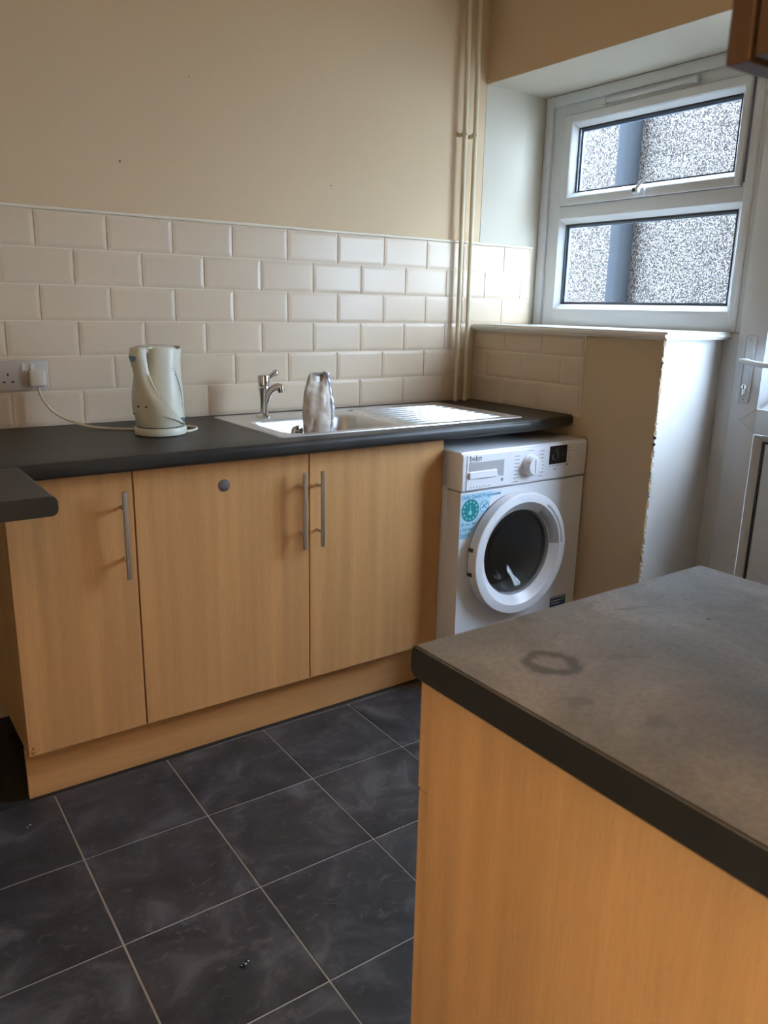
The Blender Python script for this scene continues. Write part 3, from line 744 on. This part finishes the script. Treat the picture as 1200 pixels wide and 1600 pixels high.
for k in range(25):
    t = k/24; z = .205-.155*t; a0 = 1.34+.60*math.sin(t*PI*.5); wd_ = .006+.075*math.sin(t*PI)**1.3
    rows.append((bm.verts.new(kpt(a0, brad(a0, z)+.0010, z)), bm.verts.new(kpt(a0+wd_, brad(a0+wd_, z)+.0010, z))))
for a, b in zip(rows, rows[1:]): bm.faces.new((a[0], a[1], b[1], b[0]))
obj('gauge_window', bm, KETG, kt)
bm = bmesh.new(); rows = []
for k in range(13):
    t = k/12; an = 1.55+.62*t; rr = brad(an, .045)+.001
    rows.append((bm.verts.new(kpt(an, rr, .050+.004*math.sin(t*PI)-.008*t)), bm.verts.new(kpt(an, rr, .050-.016*math.sin(t*PI)-.008*t))))
for a, b in zip(rows[:-1], rows[1:]): bm.faces.new((a[0], a[1], b[1], b[0]))
obj('gauge_window', bm, KETG, kt)
bm = bmesh.new()
for an, z, w_, h_ in ((1.28, .188, .10, .0022), (1.28, .183, .10, .0016), (1.30, .178, .05, .0016), (1.44, .170, .08, .0040), (1.64, .130, .07, .0030), (1.72, .088, .08, .0022), (1.72, .083, .06, .0016), (1.72, .078, .08, .0022)):
    r_ = brad(an, z)+.0014
    bm.faces.new([bm.verts.new(kpt(an+da, r_, z+dz)) for da, dz in ((0, 0), (w_, 0), (w_, h_), (0, h_))])
obj('gauge_marks', bm, INKG, kt, kind='stuff')
# cord: out of the base, round behind the kettle and over to the socket
cr_ = [(-.060, -.036, 1.030), (-.058, -.037, 1.012), (-.048, -.042, .985), (-.025, -.055, .955), (.010, -.080, .932), (.055, -.120, .9175), (.10, -.165, .9145), (.150, -.200, .9140), (.23, -.205, .9140), (.300, -.215, .9140), (.328, -.245, .9140), (.318, -.285, .9140), (.284, -.315, .9145), (.268, -.318, .917)]
obj('power_cord', tube(bmesh.new(), smooth_path(cr_), .0036, 10), CORD, kt, 60)

# ---------------------------------------------------------------- double socket
SY = -.010
so_ = thing('wall_socket', 'double wall socket with two rocker switches on the tiles', 'socket', (-.101, 0, 1.063))
fp = obj('faceplate', B(-.175, -.027, SY+.0, SY-.0095, 1.020, 1.106, bev=.0035), SOCKG, so_, 40)
for x in (-.094, -.070):
    bm = B(x-.0055, x+.0055, SY-.008, SY-.0130, 1.076, 1.097, bev=.0015); obj('switch', bm, SOCK, so_)
for hx in (-.137,):
    bm = bmesh.new()
    for a, b, w_, h_ in ((0, .0095, .0036, .0085), (-.0112, -.0115, .0078, .0042), (.0112, -.0115, .0078, .0042)):
        box(bm, hx+a-w_/2, hx+a+w_/2, SY-.0088, SY-.0099, 1.057+b-h_/2, 1.057+b+h_/2)
    obj('socket_hole', bm, DARK, fp)
bm = B(-.083, -.037, SY-.0090, SY-.026, 1.030, 1.080, bev=.007, seg=3)
pg = obj('plug', bm, SOCK, kt, 50, label='white plug pushed into the socket')
obj('fuse_mark', B(-.058, -.050, SY-.0255, SY-.0265, 1.038, 1.045), CORD, pg)

# ---------------------------------------------------------------- pipes
def vpipe(px_, label):
    t = thing('pipe', label, 'pipe', (px_, -.034, .910), 'painted pipes in the tiled corner')
    obj('tube', tube(bmesh.new(), [(px_, -.034, .9105), (px_-.004, -.034, 1.6), (px_-.012, -.034, ZC)], .0092, 20), PIPEP, t, 40)
    bm = bmesh.new(); tube(bm, [(px_-.008, -.034, 1.905), (px_-.008, -.034, 1.922)], .0120, 20); box(bm, px_-.014, px_-.002, -.020, -.0015, 1.907, 1.920)
    lathe(bm, [(.0045, 0), (.0035, .003)], (px_-.008, -.046, 1.9135), (0, -1, 0), 10)
    obj('clip', bm, PIPEP, t, 40)
vpipe(1.537, 'cream painted vertical pipe standing further from the window')
vpipe(1.587, 'cream painted vertical pipe nearest the window recess')

# ---------------------------------------------------------------- washing machine
wx0, wx1, wyf, wyb, wz = 1.060, 1.652, -.640, -.10, .832
wm = thing('washing_machine', 'white front loading washing machine under the end of the worktop', 'washing machine', ((wx0+wx1)/2, -.37, 0))
bm = bmesh.new(); R0 = .154; cxm, czm = 1.312, .466
# casing with a round opening in its front
box(bm, wx0, wx0+.008, wyf+.07, wyb, .018, .82); box(bm, wx1-.008, wx1, wyf+.07, wyb, .018, .82); box(bm, wx0+.008, wx1-.008, wyb-.008, wyb, .018, .82); box(bm, wx0+.008, wx1-.008, wyf+.07, wyb-.008, .018, .026)
bmc = bmesh.new(); n = 64; sq = []
fx0, fx1, fz0, fz1 = wx0+.001, wx1-.001, .02, .700
for k in range(n):
    a = 2*PI*k/n; c_, s_ = math.cos(a), math.sin(a)
    tx_ = min(((fx1-cxm)/c_ if c_ > 0 else (fx0-cxm)/c_) if abs(c_) > 1e-6 else 9, ((fz1-czm)/s_ if s_ > 0 else (fz0-czm)/s_) if abs(s_) > 1e-6 else 9)
    sq.append((cxm+c_*tx_, czm+s_*tx_))
cor = [(fx1, fz1), (fx0, fz1), (fx0, fz0), (fx1, fz0)]
for c0 in cor:                                                # pull the nearest point to each corner
    k = min(range(n), key=lambda q: (sq[q][0]-c0[0])**2+(sq[q][1]-c0[1])**2); sq[k] = c0
circ = [(cxm+(R0+.045)*math.cos(2*PI*k/n), czm+(R0+.045)*math.sin(2*PI*k/n)) for k in range(n)]
bridge(bmc, [[(x, wyf+.072, z) for x, z in sq], [(x, wyf+.004, z) for x, z in sq], [(x+(.004 if x < cxm else -.004)*(abs(x-cxm) > .28), wyf, z+(.004 if z < czm else -.004)*(abs(z-czm) > .22)) for x, z in sq], [(x, wyf, z) for x, z in circ], [(x, wyf+.03, z) for x, z in circ]])
bmesh.ops.recalc_face_normals(bmc, faces=bmc.faces[:])
obj('casing', bm, APPL, wm); obj('front_panel', bmc, APPL, wm, 30)
cp = obj('control_panel', B(wx0, wx1, wyf+.10, wyf-.002, .703, .826, bev=.006, seg=3), APPL2, wm, 30)
obj('top_plate', B(wx0, wx1, wyf+.006, wyb, .822, wz, bev=.004), APPL, wm)
obj('panel_seam', B(wx0+.003, wx1-.003, wyf+.02, wyf+.001, .699, .7045), INKG, wm)
YF = wyf-.002
# detergent drawer
dw = obj('detergent_drawer', B(1.079, 1.272, YF-.0005, YF-.0022, .7075, .821, bev=.0007), APPL2, wm)
bm = bmesh.new(); qd = [(1.087, .797), (1.240, .797), (1.240, .742), (1.222, .744), (1.210, .756), (1.206, .769), (1.087, .769)]
prism(bm, qd, 'y', YF-.0021, YF-.0032); obj('drawer_recess_shade', bm, APPLG, dw)  # flush panel; its grey stands for the shade of a recess
bm = bmesh.new(); box(bm, 1.087, 1.207, YF-.0025, YF-.008, .744, .768, .002); obj('drawer_grip', bm, APPL2, dw)
bm = bmesh.new(); lathe(bm, [(.0065, 0), (.0065, .0006)], (1.235, YF-.0022, .729), (0, -1, 0), 5); obj('symbol', bm, INKG, dw)
text('lettering', 'beko', .026, (1.088, YF-.0024, .8030), INK, dw)
bm = bmesh.new(); prism(bm, [(1.089, .797), (1.126, .8000), (1.130, .8018), (1.110, .7995), (1.089, .7985)], 'y', YF-.0024, YF-.0030); obj('swoosh', bm, INK, dw)
def dashes(rows, m, parent, y, name='print_line'):
    bm = bmesh.new()
    for x, z, w_, h_ in rows: box(bm, x, x+w_, y, y-.0004, z, z+h_)
    return obj(name, bm, m, parent, kind='stuff')
dashes([(1.095+.013*k, .7145, .004+.006*random.random(), .0025) for k in range(7)], INKG, dw, YF-.0022)
# dial and its programme legends
bm = bmesh.new(); dx_, dz_ = 1.364, .765
lathe(bm, [(.038, 0), (.038, .004), (.034, .006), (.032, .026), (.029, .030), (.001, .0305)], (dx_, YF, dz_), (0, -1, 0), 40); dl = obj('dial', bm, APPL2, wm, 40)
box_ = bmesh.new(); box(box_, dx_-.004, dx_+.004, YF-.030, YF-.033, dz_-.024, dz_+.024, .001); obj('pointer', box_, APPL2, dl)
rows = []
for k in range(8):
    rows.append((1.290, .800-.0125*k, .020+.006*random.random(), .0022)); rows.append((1.408, .808-.0125*k, .018+.008*random.random(), .0022))
rows += [(1.352+.011*k, .814, .007, .0022) for k in range(3)]
dashes(rows, INKG, cp, YF)
obj('display', B(1.458, 1.545, YF, YF-.0012, .757, .821), DISPL, cp)
dashes([(1.474, .772, .0015, .018), (1.484, .770, .006, .0015), (1.492, .795, .0012, .012), (1.500, .774, .001, .020), (1.524, .784, .001, .012)], INKG, cp, YF-.0012)
dashes([(1.460+.014*k, .749, .008, .002) for k in range(5)]+[(1.553, .808-.012*k, .008+.004*(k % 2), .002) for k in range(5)]+[(1.482, .737, .014, .003)], INKG, cp, YF)
bm = bmesh.new(); lathe(bm, [(.0035, 0), (.0035, .001)], (1.549, YF, .7500), (0, -1, 0), 12); obj('button', bm, INK, cp)
# porthole door
RO = .215; yo = wyf
bm = bmesh.new(); lathe(bm, [(R0-.006, .010), (R0-.003, .018), (R0, .021), (R0+.025, .0400), (R0+.029, .0450), (RO-.006, .0458), (RO-.003, .0450), (RO-.0005, .0425), (RO, .028), (RO, .008), (RO-.004, .004), (R0+.01, .003)], (cxm, yo, czm), (0, -1, 0), 96, closed=True)
pd = obj('porthole_door', bm, APPL2, wm, 22)
bm = bmesh.new(); lathe(bm, [(RO-.007, -.002), (RO-.002, .0045), (RO-.03, .0045)], (cxm, yo, czm), (0, -1, 0), 96, closed=True); obj('door_gap', bm, INKG, pd)
# recessed grip at the upper edge of the ring
bm = bmesh.new(); O = []
a0, a1 = math.radians(4), math.radians(56)
for k in range(25):
    a = a0+(a1-a0)*k/24; e = 1
    O.append([(r_, h_) for r_, h_ in ((R0+.002, .0235), (R0+.004, .0265), (R0+.027, .0435), (R0+.040, .0462), (R0+.043, .0458))])
lay = []
for k in range(25):
    a = a0+(a1-a0)*k/24
    lay.append([bm.verts.new((cxm+r_*math.cos(a), yo-h_, czm+r_*math.sin(a))) for r_, h_ in O[k]])
for a, b in zip(lay, lay[1:]):
    for k in range(4): bm.faces.new((a[k], a[k+1], b[k+1], b[k]))
bm.faces.new(lay[0]); bm.faces.new(lay[-1])
bmesh.ops.recalc_face_normals(bm, faces=bm.faces[:]); obj('door_grip', bm, APPLG, pd, 40, label='grey recessed grip of the porthole ring')
for a in (2.95, 3.35):
    bm = bmesh.new(); c0 = Vector((cxm+RO*math.cos(a), yo-.017, czm+RO*math.sin(a))); box(bm, c0.x-.004, c0.x+.002, c0.y-.010, c0.y+.010, c0.z-.006, c0.z+.006, .001); obj('hinge', bm, INK, pd)
bm = bmesh.new(); lathe(bm, [(R0-.001, .022), (R0-.006, .024), (R0-.03, .012), (R0-.055, -.02), (.055, -.05), (.001, -.055)], (cxm, yo, czm), (0, -1, 0), 64)
obj('glass_bowl', bm, PORTG, pd, 60)
bm = bmesh.new(); lathe(bm, [(R0+.03, .0), (R0-.006, -.010), (R0-.014, -.045), (R0-.016, -.07)], (cxm, yo, czm), (0, -1, 0), 64)
bm2 = bmesh.new()
prof = [(R0+.043, .0), (R0-.004, -.008), (R0-.012, -.04), (R0-.012, -.07), (.19, -.075), (.19, -.34), (.001, -.345)]
o3 = Vector((cxm, yo, czm)); rg = []
for r_, h_ in prof: rg.append([bm2.verts.new((cxm+max(r_, 1e-4)*math.cos(2*PI*k/64), yo-h_, czm+max(r_, 1e-4)*math.sin(2*PI*k/64))) for k in range(64)])
for a, b in zip(rg, rg[1:]):
    for k in range(64): bm2.faces.new((a[k], a[(k+1) % 64], b[(k+1) % 64], b[k]))
bm.free(); bmesh.ops.recalc_face_normals(bm2, faces=bm2.faces[:]); obj('drum', bm2, DRUM, wm, 40)
# holes of the drum
bm = bmesh.new()
for a in range(9):
    for b in range(10):
        xx, zz = cxm-.10+.02*a+(.01 if b % 2 else 0), czm-.02+.016*b
        if (xx-cxm)**2+(zz-czm)**2 < .17**2: lathe(bm, [(.0035, 0), (.0035, .002)], (xx, yo+.343, zz), (0, -1, 0), 6)
obj('drum_hole', bm, INK, wm, kind='stuff')
# stickers
sg = [(wx0+.004, .694), (1.200, .694), (1.195, .672), (1.178, .64), (1.155, .606), (1.142, .572), (1.138, .552), (1.120, .544), (wx0+.004, .544)]
bm = bmesh.new(); prism(bm, sg, 'y', wyf, wyf-.0005); st = obj('sticker', bm, STICK, wm, label='pale blue programme sticker')
YS = wyf-.0006
text('lettering', 'Daily Quick Programme', .0175, (1.066, YS, .678), INKB, st, bold=.0002)
text('lettering', '28 min. for', .0150, (1.064, YS, .588), INKB, st, bold=.0001)
text('lettering', 'a full load', .0150, (1.064, YS, .571), INKB, st, bold=.0001)
text('lettering', 'beko', .0210, (1.064, YS, .551), INKB, st)
dashes([(1.064, .547, .026, .0018)], INKB, st, YS)
bm = bmesh.new(); lathe(bm, [(.038, 0), (.038, .0004)], (1.104, YS, .638), (0, -1, 0), 40); obj('clock_print', bm, TEAL, st)
bm = bmesh.new()
for k in range(12): 
    a = 2*PI*k/12; lathe(bm, [(.0038, 0), (.0038, .0004)], (1.104+.029*math.cos(a), YS-.0004, .638+.029*math.sin(a)), (0, -1, 0), 8)
lathe(bm, [(.008, 0), (.008, .0004)], (1.104, YS-.0004, .630), (0, -1, 0), 14); box(bm, 1.1025, 1.1055, YS-.0004, YS-.0008, .638, .656)
obj('clock_print', bm, TEALL, st)
bm = bmesh.new()
for k in range(6):
    a = 2*PI*k/6; tube(bm, [(1.166+.020*math.cos(a), YS-.0002, .645+.020*math.sin(a)), (1.166+.020*math.cos(a+.9), YS-.0002, .645+.020*math.sin(a+.9))], .0010, 5)
tube(bm, [(1.156, YS-.0002, .640), (1.176, YS-.0002, .655)], .0022, 5); tube(bm, [(1.160, YS-.0002, .652), (1.174, YS-.0002, .638)], .0016, 5)
obj('garment_print', bm, INKB, st)
bm = bmesh.new(); box(bm, 1.520, 1.603, wyf, wyf-.0005, .205, .250); o_ = obj('rating_sticker', bm, NAVY, wm, label='small navy rating sticker')
dashes([(1.523, .2455, .076, .002), (1.525, .232, .05, .003), (1.525, .222, .045, .0025)], APPL2, o_, wyf-.0005)
obj('rating_sticker_patch', B(1.578, 1.600, wyf-.0005, wyf-.0009, .228, .243), GREEN, o_)
for x in (wx0+.05, wx1-.05):
    for y in (wyf+.09, wyb-.05): obj('foot', lathe(bmesh.new(), [(.022, 0), (.022, .008), (.012, .010), (.012, .022)], (x, y, .0005), (0, 0, 1), 16), INK, wm)

# ---------------------------------------------------------------- peninsula unit in the foreground
PX0, PX1, PY0, PY1 = -.050, .445, -1.871, -2.462
pn = thing('base_cabinet', 'beech drawer unit in the foreground seen from its broad side panel', 'cabinet', (.2, -2.16, ZB))
carcass(pn, PX0+.0005, PX1, PY0, PY1)
obj('side_panel', B(PX0-.001, PX0+.0002, PY0-.0015, PY1, .002, .8685), WOOD_V, pn)
obj('drawer_front', B(PX0+.001, PX1-.001, PY0+.001, PY0+.0195, .712, .864, bev=.001), WOOD_V, pn)
obj('door', B(PX0+.001, PX1-.001, PY0+.001, PY0+.0175, .152, .709, bev=.001), WOOD_V, pn)
bm = bmesh.new(); box(bm, PX0+.02, PX1, PY0-.05, PY0-.066, .001, ZB-.002); obj('plinth', bm, WOOD_H, pn)
bm = bmesh.new()
prof = [(PY1, .910)]+[(PY0+.011-.012+.012*math.sin(PI/2*k/6), .898+.012*math.cos(PI/2*k/6)) for k in range(7)]+[(PY0-.001+.012*math.cos(PI/2*k/6), .882-.012*math.sin(PI/2*k/6)) for k in range(7)]+[(PY1, .870)]
prism(bm, prof, 'x', -.074, .467)
bmesh.ops.translate(bm, vec=(.074, -PY0-.004, -.910), verts=bm.verts[:])
bmesh.ops.bevel(bm, geom=[e for e in bm.edges if all(abs(v.co.x) < 1e-5 for v in e.verts)], offset=.002, segments=2, affect='EDGES')
w3 = obj('worktop', bm, TOPD, None, 35); w3.location = (-.074, PY0+.004, .910)
tag(w3, 'dusty grey stained worktop in the foreground with a faint cup ring', 'worktop')

# ---------------------------------------------------------------- wall unit at the top edge
wc = thing('wall_cabinet', 'dark wood wall cabinet hanging above the foreground worktop', 'cabinet', (.2, -2.3, 1.45))
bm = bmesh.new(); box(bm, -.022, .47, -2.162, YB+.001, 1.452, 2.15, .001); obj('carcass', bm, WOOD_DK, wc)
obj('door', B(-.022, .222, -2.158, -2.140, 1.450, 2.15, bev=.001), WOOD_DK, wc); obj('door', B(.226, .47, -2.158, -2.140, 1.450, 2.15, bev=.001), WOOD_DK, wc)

# ---------------------------------------------------------------- crumbs on the floor
def crumb(x, y, s, m, label, parts=5):
    bm = bmesh.new()
    for k in range(parts):
        q = bmesh.ops.create_icosphere(bm, subdivisions=1, radius=s*random.uniform(.4, .7), matrix=Matrix.Translation((random.uniform(-s, s), random.uniform(-s, s)*.7, s*.35)) @ Matrix.Diagonal((1, .7, .55, 1)))
    zmin = min(v.co.z for v in bm.verts); bmesh.ops.translate(bm, vec=(0, 0, -zmin), verts=bm.verts[:])
    o = obj('crumb', bm, m); o.location = (x, y, .0002); tag(o, label, 'debris'); return o
WHITEC = mat('plaster_crumb', (.55, .5, .42), .8)
crumb(-.039, -1.312, .009, DISPL, 'black shiny scrap lying on a dark floor tile')
crumb(-.297, -.616, .005, WHITEC, 'pale crumb on the floor tile near the end of the plinth', 2)

# ---------------------------------------------------------------- warm fill light added out of view behind the doorway
hl = thing('hall_fill_light', 'warm fill globe added out of view in the hall', 'fill lamp', (-.50, -3.15, 2.50))
obj('mount', lathe(bmesh.new(), [(.06, .12), (.06, .10), (.03, .09), (.03, .05)], (-.50, -3.15, 2.50), (0, 0, 1), 24), APPL2, hl, 40)
HBULB = bpy.data.materials.new('fill_globe'); HBULB.use_nodes = True; hb = HBULB.node_tree; hb.nodes.clear()
he = hb.nodes.new('ShaderNodeEmission'); he.inputs['Color'].default_value = (1, .50, .17, 1); he.inputs['Strength'].default_value = 80
ho = hb.nodes.new('ShaderNodeOutputMaterial'); hb.links.new(he.outputs[0], ho.inputs[0])
bm = bmesh.new(); bmesh.ops.create_uvsphere(bm, u_segments=20, v_segments=12, radius=.08, matrix=Matrix.Translation((-.50, -3.15, 2.48)))
obj('globe', bm, HBULB, hl, 60)
# ---------------------------------------------------------------- warm fill bulb added above the view
cl = thing('ceiling_fill_light', 'warm fill bulb added out of view under the kitchen ceiling', 'fill lamp', (.55, -1.30, 2.40))
bm = bmesh.new(); lathe(bm, [(.045, .22), (.045, .195), (.008, .19), (.004, .06), (.018, .055), (.018, .02), (.005, .018)], (.55, -1.30, 2.40), (0, 0, 1), 20); obj('pendant', bm, APPL2, cl, 40)
bm = bmesh.new(); bmesh.ops.create_uvsphere(bm, u_segments=20, v_segments=12, radius=.032, matrix=Matrix.Translation((.55, -1.30, 2.388)))
BULB = bpy.data.materials.new('fill_bulb'); BULB.use_nodes = True; nb = BULB.node_tree; nb.nodes.clear()
e_ = nb.nodes.new('ShaderNodeEmission'); e_.inputs['Color'].default_value = (1, .50, .17, 1); e_.inputs['Strength'].default_value = 50
o_ = nb.nodes.new('ShaderNodeOutputMaterial'); nb.links.new(e_.outputs[0], o_.inputs[0])
obj('bulb', bm, BULB, cl, 60)
